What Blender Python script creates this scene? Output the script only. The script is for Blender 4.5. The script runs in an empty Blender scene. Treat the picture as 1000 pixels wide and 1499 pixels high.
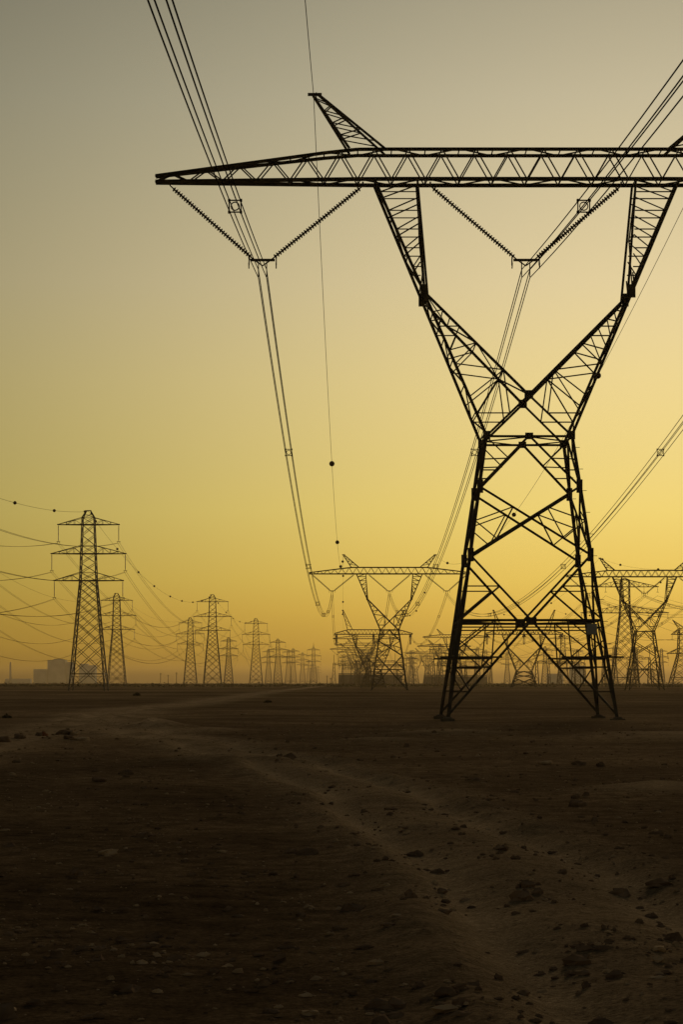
import bpy, math, random
from mathutils import Vector, noise, Matrix
random.seed(7)
S = bpy.context.scene
COL = S.collection
R = math.radians
V = Vector

# ------------------------------------------------------------------ helpers
class MB:
    """collects bars, boxes, tubes and turned shapes; build() links them as ONE mesh object"""
    k = 1.0      # section multiplier: heavier steel on the taller duty pylons
    def __init__(self):
        self.v = []; self.f = []; self.smooth = []
    def add(self, vs, fs, smooth=False):
        n = len(self.v)
        self.v += [tuple(a) for a in vs]
        self.f += [tuple(i + n for i in q) for q in fs]
        self.smooth += [smooth] * len(fs)
    def frame(self, p, q, ref=None):
        d = (q - p).normalized()
        ref = ref or (V((0, 0, 1)) if abs(d.z) < .9 else V((0, 1, 0)))
        u = d.cross(ref)
        if u.length < 1e-5: u = d.cross(V((1, 0, 0)))
        u.normalize()
        return d, u, d.cross(u)
    def bar(self, p, q, w, h=None):
        p, q = V(p), V(q); h = (h or w) * MB.k; w = w * MB.k
        d, u, v = self.frame(p, q)
        vs = [c + u * (a * w / 2) + v * (b * h / 2) for c in (p, q) for a, b in ((-1, -1), (1, -1), (1, 1), (-1, 1))]
        self.add(vs, [(0, 1, 2, 3), (7, 6, 5, 4), (0, 4, 5, 1), (1, 5, 6, 2), (2, 6, 7, 3), (3, 7, 4, 0)])
    def angle(self, p, q, w, t=None, su=1, sv=1, ref=None):
        """rolled steel angle (L section)"""
        p, q = V(p), V(q); w = w * MB.k; t = (t or max(.02, w * .14))
        d, u, v = self.frame(p, q, ref)
        u = u * su; v = v * sv
        pr = [(0, 0), (w, 0), (w, t), (t, t), (t, w), (0, w)]
        o = w * .35
        vs = [c + u * (a - o) + v * (b - o) for c in (p, q) for a, b in pr]
        fs = [(0, 1, 2, 3), (0, 3, 4, 5), (6, 9, 8, 7), (6, 11, 10, 9)]
        fs += [(i, i + 6, (i + 1) % 6 + 6, (i + 1) % 6) for i in range(6)]
        self.add(vs, fs)
    def box(self, c, s, rz=0):
        c = V(c); m = Matrix.Rotation(rz, 3, 'Z')
        vs = [c + m @ V((x * s[0] / 2, y * s[1] / 2, z * s[2] / 2)) for z in (-1, 1) for x, y in ((-1, -1), (1, -1), (1, 1), (-1, 1))]
        self.add(vs, [(3, 2, 1, 0), (4, 5, 6, 7), (0, 1, 5, 4), (1, 2, 6, 5), (2, 3, 7, 6), (3, 0, 4, 7)])
    def tube(self, pts, r, n=6, smooth=True):
        pts = [V(p) for p in pts]; vs = []; fs = []
        for i, p in enumerate(pts):
            a = pts[max(0, i - 1)]; b = pts[min(len(pts) - 1, i + 1)]
            d, u, v = self.frame(a, b)
            for k in range(n):
                t = 2 * math.pi * k / n
                vs.append(p + u * (r * math.cos(t)) + v * (r * math.sin(t)))
        for i in range(len(pts) - 1):
            for k in range(n):
                k2 = (k + 1) % n
                fs.append((i * n + k, i * n + k2, (i + 1) * n + k2, (i + 1) * n + k))
        fs.append(tuple(reversed(range(n)))); fs.append(tuple(range((len(pts) - 1) * n, len(pts) * n)))
        self.add(vs, fs, smooth)
    def lathe(self, p, q, prof, n=10):
        """prof: (distance along p->q, radius)"""
        p, q = V(p), V(q); d, u, v = self.frame(p, q); vs = []; fs = []
        for s, r in prof:
            for k in range(n):
                t = 2 * math.pi * k / n
                vs.append(p + d * s + u * (r * math.cos(t)) + v * (r * math.sin(t)))
        for i in range(len(prof) - 1):
            for k in range(n):
                k2 = (k + 1) % n
                fs.append((i * n + k, i * n + k2, (i + 1) * n + k2, (i + 1) * n + k))
        fs.append(tuple(reversed(range(n)))); fs.append(tuple(range((len(prof) - 1) * n, len(prof) * n)))
        self.add(vs, fs, True)
    def insulator(self, p, q, n=None, r=.16, seg=10):
        p, q = V(p), V(q); L = (q - p).length; n = n or int(L / .19)
        prof = [(0, .04), (.25, .04)]
        st = (L - .5) / n
        for i in range(n):
            s = .25 + i * st
            prof += [(s, .05), (s + st * .35, r), (s + st * .6, r * .9), (s + st * .65, .05)]
        prof += [(L - .25, .04), (L, .04)]
        self.lathe(p, q, prof, seg)
    def sphere(self, c, r, n=14, m=9):
        c = V(c); vs = [c + V((0, 0, r))]; fs = []
        for i in range(1, m):
            a = math.pi * i / m
            for k in range(n):
                b = 2 * math.pi * k / n
                vs.append(c + V((r * math.sin(a) * math.cos(b), r * math.sin(a) * math.sin(b), r * math.cos(a))))
        vs.append(c - V((0, 0, r)))
        for k in range(n): fs.append((0, 1 + k, 1 + (k + 1) % n))
        for i in range(m - 2):
            for k in range(n):
                a = 1 + i * n + k; b = 1 + i * n + (k + 1) % n
                fs.append((a, a + n, b + n, b))
        l = len(vs) - 1; o = 1 + (m - 2) * n
        for k in range(n): fs.append((o + (k + 1) % n, o + k, l))
        self.add(vs, fs, True)
    def mesh(self, name, mat):
        me = bpy.data.meshes.new(name)
        me.from_pydata(self.v, [], self.f); me.update()
        me.polygons.foreach_set('use_smooth', self.smooth)
        if mat: me.materials.append(mat)
        return me
    def build(self, name, mat, parent=None):
        o = bpy.data.objects.new(name, self.mesh(name, mat)); COL.objects.link(o)
        if parent: o.parent = parent
        return o

def tag(o, label=None, cat=None, group=None, kind=None):
    if label: o['label'] = label
    if cat: o['category'] = cat
    if group: o['group'] = group
    if kind: o['kind'] = kind
    return o
def empty(name, loc=(0, 0, 0), rz=0):
    o = bpy.data.objects.new(name, None); COL.objects.link(o)
    o.location = loc; o.rotation_euler = (0, 0, rz); o.empty_display_size = .5
    return o
def copy_tree(o, parent=None):
    c = o.copy(); COL.objects.link(c)
    if parent: c.parent = parent
    for ch in list(o.children): copy_tree(ch, c)
    return c

# ------------------------------------------------------------------ materials
def mat(name):
    m = bpy.data.materials.new(name); m.use_nodes = True
    nt = m.node_tree; b = nt.nodes['Principled BSDF']
    return m, nt, b
def noisy(name, c1, c2, scale=2.0, rough=.6, metal=0.0, bump=0.0, spec=.5):
    m, nt, b = mat(name)
    tc = nt.nodes.new('ShaderNodeTexCoord')
    n = nt.nodes.new('ShaderNodeTexNoise'); n.inputs['Scale'].default_value = scale; n.inputs['Detail'].default_value = 6
    r = nt.nodes.new('ShaderNodeValToRGB')
    r.color_ramp.elements[0].position = .35; r.color_ramp.elements[0].color = (*c1, 1)
    r.color_ramp.elements[1].position = .68; r.color_ramp.elements[1].color = (*c2, 1)
    nt.links.new(tc.outputs['Object'], n.inputs['Vector']); nt.links.new(n.outputs['Fac'], r.inputs['Fac'])
    nt.links.new(r.outputs['Color'], b.inputs['Base Color'])
    b.inputs['Roughness'].default_value = rough; b.inputs['Metallic'].default_value = metal
    b.inputs['Specular IOR Level'].default_value = spec
    if bump:
        bp = nt.nodes.new('ShaderNodeBump'); bp.inputs['Strength'].default_value = bump
        nt.links.new(n.outputs['Fac'], bp.inputs['Height']); nt.links.new(bp.outputs['Normal'], b.inputs['Normal'])
    return m
STEEL = noisy('weathered_steel', (.040, .036, .030), (.085, .078, .066), 1.3, .8, .0, spec=.12)
PORC = noisy('brown_porcelain', (.035, .024, .018), (.06, .042, .03), 3, .45)
WIRE = noisy('aged_aluminium', (.022, .021, .020), (.04, .038, .036), 4, .9, spec=.0)
BALL = noisy('faded_marker_paint', (.05, .022, .014), (.085, .035, .02), 5, .7, spec=.2)
CONC = noisy('footing_concrete', (.09, .075, .055), (.15, .125, .095), 2, .95, spec=0)
PLATE = noisy('grey_enamel_plate', (.24, .26, .28), (.34, .36, .38), 5, .6)
CLAD = noisy('grey_cladding', (.38, .44, .46), (.48, .54, .56), .05, .9, spec=0)
CLADD = noisy('dusty_brown_render', (.09, .085, .075), (.14, .13, .115), .2, .9, spec=0)
DARKM = noisy('dark_door_metal', (.05, .05, .05), (.08, .08, .08), 1, .7)
STONE = noisy('pale_clod', (.30, .21, .13), (.52, .37, .23), 4, .95, bump=.5, spec=0)
STONED = noisy('dark_clod', (.12, .08, .052), (.24, .16, .10), 4, .95, bump=.5, spec=0)
BUSH = noisy('dry_shrub_leaf', (.035, .033, .018), (.07, .06, .03), 3, .9, spec=0)

# ------------------------------------------------------------------ ground
TRACK = [(-60, 3.5), (8, 2.6), (25, 2.2), (45, .8), (62, -1.4), (82, -4.8), (102, -9), (120, -12.8), (140, -15.4), (165, -16.6), (235, -16.3), (400, -16.5), (560, -17), (900, -15), (1600, -12)]
FORK = [(20, -9.5), (50, -11), (84, -13), (110, -14.4), (137, -15.6), (180, -17)]
def lerp_path(P, y):
    if y <= P[0][0] or y >= P[-1][0]: return None
    for (a, xa), (b, xb) in zip(P, P[1:]):
        if a <= y <= b:
            t = (y - a) / (b - a); t = t * t * (3 - 2 * t)
            return xa + (xb - xa) * t
def ground(x, y):
    """height and paleness: sand churned by wheels, plus painted light on the mounds"""
    d = math.hypot(x, y)
    n1 = noise.noise(V((x * .021, y * .021, 1.3)))
    n2 = noise.noise(V((x * .09, y * .09, 5.1)))
    n3 = noise.noise(V((x * .37, y * .37, 9.7)))
    far = 1 / (1 + (d / 700) ** 2)
    n4 = noise.noise(V((x * 1.4, y * 1.1, 2.2))) if d < 200 else 0
    h = .20 * n1 + (.09 * n2 + .035 * n3 + .018 * n4) * far
    if d > 600: h += .35 * (noise.noise(V((x * .006, y * .006, 3.3)))) * min(1, (d - 600) / 500)
    m = 0
    for P, wgt in ((TRACK, 1), (FORK, .75)):
        c = lerp_path(P, y)
        if c is None: continue
        c += .5 * noise.noise(V((y * .03, wgt * 7, 0)))
        u = x - c
        if abs(u) > 7: continue
        fade = 1 / (1 + (y / 500) ** 2)
        rg = 1 + .9 * n3 + .8 * n4
        h += wgt * fade * (-.09 * (math.exp(-((abs(u) - .95) / .27) ** 2)) + .05 * rg * math.exp(-(u / .45) ** 2) + .075 * rg * math.exp(-((abs(u) - 1.6) / .35) ** 2))
        m = max(m, wgt * (.55 * math.exp(-(u / (2.1 + min(1.6, max(0, y - 70) / 60))) ** 4) + .5 * math.exp(-((abs(u) - .95) / .33) ** 2)))
    # dug-out mounds of loose dirt beside the track, lit paleness put into colour
    for (mx, my, mr, mh) in ((-9.2, 111, 1.6, .42), (-10.6, 117, 1.3, .30), (-6.3, 104, 1.5, .22), (-17.9, 150, 2.2, .3), (-12.5, 90.5, 2.2, .16), (4.5, 96, 2.5, .22), (1.5, 88, 1.8, .16), (14, 92, 4, .2), (21, 76, 3, .2), (-3.8, 64, 1.4, .2), (6.5, 47, 1.6, .18)):
        q = ((x - mx) / mr) ** 2 + ((y - my) / (mr * 1.3)) ** 2
        if q < 6:
            h += mh * math.exp(-q) * (1 + .5 * n3); m = max(m, .8 * math.exp(-q * 1.2))
    return h, m
# camera eye height is measured from the mean ground level
def build_ground():
    NX, NY = 380, 520
    ax, bx = 4.0, math.asinh(9000 / 4.0); ay, by = 11.0, math.asinh(9000 / 11.0)
    xs = [ax * math.sinh(bx * (2 * i / NX - 1)) for i in range(NX + 1)]
    ys = [34 + ay * math.sinh(by * (2 * j / NY - 1)) for j in range(NY + 1)]
    ys = [y for y in ys if y > -400]; NYY = len(ys) - 1
    vs = []; ms = []
    for y in ys:
        for x in xs:
            h, m = ground(x, y); vs.append((x, y, h)); ms.append(m)
    w = NX + 1
    fs = [(j * w + i, j * w + i + 1, (j + 1) * w + i + 1, (j + 1) * w + i) for j in range(NYY) for i in range(NX)]
    me = bpy.data.meshes.new('ground'); me.from_pydata(vs, [], fs); me.update()
    me.polygons.foreach_set('use_smooth', [True] * len(fs))
    at = me.attributes.new('track', 'FLOAT', 'POINT'); at.data.foreach_set('value', ms)  # wheel-churned paleness together with the mounds' painted light
    m, nt, b = mat('desert_ground'); L = nt.links.new; N = nt.nodes.new
    geo = N('ShaderNodeNewGeometry')
    def nz(scale, detail=8, rough=.6, sc=(1, 1, 1)):
        mp = N('ShaderNodeMapping'); mp.inputs['Scale'].default_value = sc
        n = N('ShaderNodeTexNoise'); n.inputs['Scale'].default_value = scale; n.inputs['Detail'].default_value = detail; n.inputs['Roughness'].default_value = rough
        L(geo.outputs['Position'], mp.inputs['Vector']); L(mp.outputs['Vector'], n.inputs['Vector']); return n
    big = nz(.011, 6, .6, (.6, 1, 1)); mid = nz(.13); fine = nz(2.2, 10, .72); grain = nz(19, 8, .8)
    def ramp(src, p0, c0, p1, c1):
        r = N('ShaderNodeValToRGB'); e = r.color_ramp.elements
        e[0].position = p0; e[0].color = (*c0, 1); e[1].position = p1; e[1].color = (*c1, 1)
        L(src, r.inputs['Fac']); return r
    r1 = ramp(big.outputs['Fac'], .38, (.125, .088, .054), .64, (.26, .184, .112))
    r2 = ramp(mid.outputs['Fac'], .35, (.62, .60, .58), .70, (1.28, 1.26, 1.2))
    r3 = ramp(fine.outputs['Fac'], .34, (.50, .48, .46), .66, (1.5, 1.48, 1.45))
    r4 = ramp(grain.outputs['Fac'], .36, (.42, .41, .40), .64, (1.6, 1.58, 1.55))
    def mul(a, bb):
        x = N('ShaderNodeMix'); x.data_type = 'RGBA'; x.blend_type = 'MULTIPLY'; x.inputs[0].default_value = 1
        L(a, x.inputs[6]); L(bb, x.inputs[7]); return x.outputs[2]
    c = mul(mul(mul(r1.outputs['Color'], r2.outputs['Color']), r3.outputs['Color']), r4.outputs['Color'])
    at = N('ShaderNodeAttribute'); at.attribute_name = 'track'
    ma = N('ShaderNodeMath'); ma.operation = 'MULTIPLY'
    rm = ramp(mid.outputs['Fac'], .28, (.5,) * 3, .58, (1,) * 3)
    L(at.outputs['Fac'], ma.inputs[0]); L(rm.outputs['Color'], ma.inputs[1])
    pale = mul(ramp(fine.outputs['Fac'], .3, (.31, .225, .135), .7, (.50, .365, .225)).outputs['Color'], r4.outputs['Color'])
    x = N('ShaderNodeMix'); x.data_type = 'RGBA'; L(ma.outputs[0], x.inputs[0]); L(c, x.inputs[6]); L(pale, x.inputs[7])
    L(x.outputs[2], b.inputs['Base Color']); b.inputs['Roughness'].default_value = 1; b.inputs['Specular IOR Level'].default_value = 0
    ad = N('ShaderNodeMath'); ad.operation = 'MULTIPLY_ADD'; ad.inputs[1].default_value = .35
    L(grain.outputs['Fac'], ad.inputs[0]); L(fine.outputs['Fac'], ad.inputs[2])
    bp = N('ShaderNodeBump'); bp.inputs['Strength'].default_value = 1.0; bp.inputs['Distance'].default_value = .16
    L(ad.outputs[0], bp.inputs['Height']); L(bp.outputs['Normal'], b.inputs['Normal'])
    me.materials.append(m)
    o = bpy.data.objects.new('ground', me); COL.objects.link(o); o['kind'] = 'structure'
build_ground()
def gz(x, y): return ground(x, y)[0]

# ------------------------------------------------------------------ forked (delta) pylon
def mix(a, b, t): return V(a) * (1 - t) + V(b) * t
def gusset(mb, c, w=.62, h=.55):
    mb.box(c, (w, .05, h))
def forked_parts(hb=4.98, hw=2.53, zw=16.95, zc=19.4, zk=25.7, zb=32.6, xo=9.2, xi=6.6, dk=1.62, db=.9, bd=1.8, half=22.5, horn=(12.9, 37.9), panels=(13.87, 9.77, 5.9), strain=False, phase=16.0, near=False):
    """returns list of (part name, MB, material)"""
    out = []
    def hwz(z): return hb + (hw - hb) * z / zw
    LEG, DI, SEC = .205, .13, .075
    # four legs and their concrete footings
    for sx in (-1, 1):
        for sy in (-1, 1):
            m = MB(); m.angle((sx * hb, sy * hb, -.3), (sx * hw, sy * hw, zw), LEG, .05, su=-sx, sv=1, ref=V((0, 1, 0)))
            m.bar((sx * hb, sy * hb, -.3), (sx * hw, sy * hw, zw), LEG * .4)
            for z in panels[:2]:
                h = hwz(z); m.box((sx * (h - .02), sy * h, z), (.36, .07, .8))
            m.box((sx * hw, sy * hw, zw), (.42, .12, .5))
            if near and sx == 1:      # climbing step bolts
                z = 3.2
                while z < zw - .4:
                    h = hwz(z); m.bar((h + .05, sy * h, z), (h + .36, sy * h, z), .03); z += 1.3
            out.append(('leg', m, STEEL))
            f = MB(); f.box((sx * hb, sy * hb, -.36), (.8, .8, .9)); f.lathe((sx * hb, sy * hb, .05), (sx * hb, sy * hb, .2), [(0, .3), (.1, .26), (.15, .2)], 8)
            out.append(('footing', f, CONC))
    br = MB()
    p1, p2, p3 = panels
    def face(fn):
        """fn(u, z) gives a point on a face; u in -1..1 from leg to leg"""
        B = lambda a, b, w: br.angle(fn(*a), fn(*b), w)
        top = (0, zw)
        B((-1, zw - .05), (1, zw - .05), DI); 
        for s in (-1, 1):
            B(top, (s, p1), DI)
            a = lambda t: (s * t, zw + (p1 - zw) * t)
            B((s, a(.45)[1] - .05), a(.45), SEC); B(a(.45), (s, zw - .1), SEC); B((s, a(.68)[1]), a(.68), SEC)
            # cross panel
            B((-s, p1), (s, p2), DI)
            w1 = hwz(p1); w2 = hwz(p2)
            def xd(t): # point on diagonal from (-s,p1) down to (s,p2) in u,z
                z = p1 + (p2 - p1) * t
                return ((-s * w1 * (1 - t) + s * w2 * t) / hwz(z), z)
            def xu(t): # the other diagonal's half on side s, from (s,p1)
                z = p1 + (p2 - p1) * t
                return ((s * w1 * (1 - t) - s * w2 * t) / hwz(z), z)
            zm = (p1 + p2) / 2
            q1 = xu(.30); q2 = xd(.76)
            B(q1, q2, SEC); B(q1, (s, zm), SEC); B(q2, (s, zm), SEC)
            # V panel down to the belt
            B((s, p2), (0, p3), DI)
            b_ = lambda t: (s * hwz(p2) * (1 - t) / hwz(p2 + (p3 - p2) * t), p2 + (p3 - p2) * t)
            B(b_(.48), (s, b_(.48)[1]), SEC); B(b_(.48), (s, p3 + .1), DI * .8)
            # foot panel
            B((0, p3), (s, .35), DI)
            c_ = lambda t: (s * hb * .96 * t / hwz(p3 + (.35 - p3) * t), p3 + (.35 - p3) * t)
            zq = c_(.5)[1]; zr = c_(.25)[1]
            B(c_(.5), (s, zq), SEC * 1.2); B(c_(.5), (s, zr + .25), SEC); B(c_(.5), (s * .52, p3), SEC)
            B(c_(.25), (s, zr), SEC) if False else None
            B((s * .52, p3), (s, zr - .35), SEC); B(c_(.76), (s, c_(.76)[1]), SEC); B(c_(.76), (s, zq), SEC)
        B((-1, p3), (1, p3), DI * 1.1); B((-1, p3 - .42), (1, p3 - .42), DI * .6) if near else None
    for s in (-1, 1):
        face(lambda u, z, s=s: (u * hwz(z), s * hwz(z), z))
        face(lambda u, z, s=s: (s * hwz(z), u * hwz(z), z))
        for z, w in ((zw, .48), (p3, .62)):
            gusset(br, (0, s * hwz(z), z - .05), w, .40)
    for z in (zw - .1, p3):      # plan bracing
        h = hwz(z)
        for a, b in (((h, 0), (0, h)), ((0, h), (-h, 0)), ((-h, 0), (0, -h)), ((0, -h), (h, 0))):
            br.angle((*a, z), (*b, z), SEC)
    out.append(('body_bracing', br, STEEL))
    if near:
        z = 3.7; h = hwz(z)
        for s in (-1, 1):
            for sy in (-1, 1):
                gd = MB()
                gd.bar((s * (h + .95), sy * (h + .06), z), (s * (h - 2.7), sy * (h + .06), z), .17, .1)
                gd.bar((s * (h + .06), sy * (h + .95), z + .06), (s * (h + .06), sy * (h - 2.7), z + .06), .17, .1)
                for k in range(14):   # spikes of the guard
                    x = s * (h + .9 - k * .26)
                    gd.bar((x, sy * (h + .06), z), (x + s * .02, sy * (h + .4), z - .06), .025)
                out.append(('anti_climb_guard', gd, STEEL))
    # fork arms
    def outer(z, s): 
        t = (z - zw) / (zb - zw); return hw + (xo - hw) * t
    xk = outer(zk, 1)
    def dep(z): return hw + (db - hw) * (z - zw) / (zb - zw) if z > zw else hw
    def inner(z):
        if z <= zc: return hw * (1 - (z - zw) / (zc - zw))     # lower diagonal, same side
        if z <= zk: return xk * (z - zc) / (zk - zc)
        return xk + (xi - xk) * (z - zk) / (zb - zk)
    CH = .17
    lo = zc - zw; up = zk - zc
    for s in (-1, 1):
        m = MB()
        def P(z, sy): return V((s * outer(z, s), sy * dep(z), z))
        def Q(z, sy): return V((s * inner(z), sy * dep(z), z))
        for sy in (-1, 1):
            m.angle((s * hw, sy * hw, zw), P(zb, sy), CH, .045, su=-s)
            m.bar((s * hw, sy * hw, zw), P(zb, sy), CH * .5)
            m.angle((-s * hw, sy * hw, zw), Q(zc, sy), CH * .8)
            m.angle(Q(zc, sy), Q(zk - .25, sy), CH, .045)
            m.angle(Q(zk - .25, sy), Q(zb, sy), CH * .8)
            L1 = zw + lo * .55
            O = [zw + lo * .55, zw + lo * .96, zc + up * .30, zc + up * .43, zc + up * .66, zc + up * .80, zc + up * .90]
            I = [zc + up * .24, zc + up * .50, zc + up * .66, zc + up * .82]
            LI = [('L', 'O0'), ('L', 'I0'), ('I0', 'O0'), ('I0', 'O1'), ('I0', 'O2'), ('I1', 'O2'), ('I1', 'O3'), ('I2', 'O3'), ('I2', 'O4'), ('I3', 'O4'), ('I3', 'O5')]
            def pt(k):
                if k == 'L': return Q(L1, sy)
                return P(O[int(k[1])], sy) if k[0] == 'O' else Q(I[int(k[1])], sy)
            for a, b in LI: m.angle(pt(a), pt(b), SEC)
            n = 6
            for k in range(n):      # head of the fork
                za = zk + (zb - zk) * (k + .3) / n; zz = zk + (zb - zk) * (k + 1) / n
                m.angle(P(za, sy), Q(zz, sy), SEC); m.angle(Q(za, sy), P(za, sy), SEC * .9)
            m.box(P(zk, sy), (.4, .08, .8)); 
            if s == 1: m.box((0, sy * dep(zc), zc), (.52, .09, .52))
        # lacing between the near and far chords
        for fn, zs in ((P, [zw + .2, zw + lo * .6, zc + up * .1, zc + up * .35, zc + up * .55, zc + up * .8, zk, zk + (zb - zk) * .33, zk + (zb - zk) * .66, zb]), (Q, [zc, zc + up * .24, zc + up * .5, zc + up * .75, zk, zk + (zb - zk) * .5, zb])):
            for i, z in enumerate(zs):
                m.angle(fn(z, -1), fn(z, 1), SEC)
                if i: m.angle(fn(zs[i - 1], -1 if i % 2 else 1), fn(z, 1 if i % 2 else -1), SEC)
        out.append(('fork_arm', m, STEEL))
    # bridge beam
    m = MB(); zt = zb + bd
    def top_z(x):
        x = abs(x); x1 = horn[0] - 2.2
        return zt if x < x1 else zt + (zb + .35 - zt) * (x - x1) / (half - x1)
    def bdep(x):
        x = abs(x); return db if x < xo else db + (.16 - db) * (x - xo) / (half - xo)
    NP = 22; xs = [-half + 2 * half * i / NP for i in range(NP + 1)]
    for sy in (-1, 1):
        for a, b in zip(xs, xs[1:]):
            m.angle((a, sy * bdep(a), zb), (b, sy * bdep(b), zb), .21)
            m.angle((a, sy * bdep(a) * .95, top_z(a)), (b, sy * bdep(b) * .95, top_z(b)), .18)
            c = (a + b) / 2
            m.angle((a, sy * bdep(a), zb), (c, sy * bdep(c), top_z(c)), SEC)
            m.angle((c, sy * bdep(c), top_z(c)), (b, sy * bdep(b), zb), SEC)
    for i, a in enumerate(xs):
        m.angle((a, -bdep(a), zb), (a, bdep(a), zb), SEC)
        m.angle((a, -bdep(a), top_z(a)), (a, bdep(a), top_z(a)), SEC)
        if i: 
            q = xs[i - 1]; t = 1 if i % 2 else -1
            m.angle((q, -t * bdep(q), zb), (a, t * bdep(a), zb), SEC)
            m.angle((q, t * bdep(q), top_z(q)), (a, -t * bdep(a), top_z(a)), SEC)
    out.append(('bridge_beam', m, STEEL))
    for s in (-1, 1):
        m = MB(); hx, hz = horn
        a0 = (hx - 4.4, zt); a1 = (hx - 2.2, zt)
        for sy in (-1, 1):
            m.angle((s * a0[0], sy * db * .9, a0[1]), (s * (hx - .3), sy * .12, hz), .15)
            m.angle((s * a1[0], sy * db * .9, a1[1] + .05), (s * hx, sy * .12, hz - .1), .15)
            for k in range(4):
                t = .15 + k * .22; t2 = t + .11
                A = mix((s * a0[0], sy * db * .9, a0[1]), (s * (hx - .3), sy * .12, hz), t)
                Bp = mix((s * a1[0], sy * db * .9, a1[1]), (s * hx, sy * .12, hz), t2)
                A2 = mix((s * a0[0], sy * db * .9, a0[1]), (s * (hx - .3), sy * .12, hz), t + .22)
                m.angle(A, Bp, .07); m.angle(Bp, A2, .07)
        m.bar((s * (hx - .5), 0, hz), (s * (hx + .35), 0, hz), .16)
        out.append(('earth_wire_peak', m, STEEL))
    # insulators
    zi = zb - .25
    if not strain:
        za = zb - 4.75
        for cx, o1, o2 in ((-phase, -21.6, -9.9), (0, -5.8, 5.8), (phase, 9.9, 21.6)):
            for a, b in ((o1, cx - .5), (o2, cx + .5)):
                m = MB(); m.insulator((a, 0, zi), (b, 0, za), r=.16 if near else .25); m.bar((a, 0, zb), (a, 0, zi), .1)
                out.append(('insulator_string', m, PORC))
            m = MB(); m.box((cx, 0, za), (1.5, .05, .16))
            m.bar((cx - .5, 0, za), (cx, 0, za - .35), .07); m.bar((cx + .5, 0, za), (cx, 0, za - .35), .07)
            for x in (-.83, .83): m.tube([(cx + x, -.22, za - .25), (cx + x, 0, za - .5), (cx + x, .22, za - .25), (cx + x, .16, za + .1), (cx + x, -.16, za + .1), (cx + x, -.22, za - .25)], .035, 6)
            for x in (-.25, .25): m.bar((cx + x, 0, za - .1), (cx + x, 0, za - 1.02), .06)
            out.append(('yoke_plate', m, STEEL))
    else:
        for cx in (-phase, 0, phase):
            for sy in (-1, 1):
                m = MB()
                for x in (-.3, .3): m.insulator((cx + x, sy * .3, zi), (cx + x, sy * 4.6, zi - .8), r=.19)
                m.box((cx, sy * 4.7, zi - .82), (.9, .1, .5))
                out.append(('insulator_string', m, PORC))
            m = MB()
            for x in (-.25, .25):
                m.tube([(cx + x, 4.7 * math.cos(math.pi * k / 14), zi - .8 - 3.4 * math.sin(math.pi * k / 14)) for k in range(15)], .045, 6)
            out.append(('jumper_loop', m, WIRE))
            m = MB(); m.insulator((cx, 0, zi), (cx, 0, zi - 4.6), r=.42)
            out.append(('pilot_insulator', m, PORC))
    return out

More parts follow.
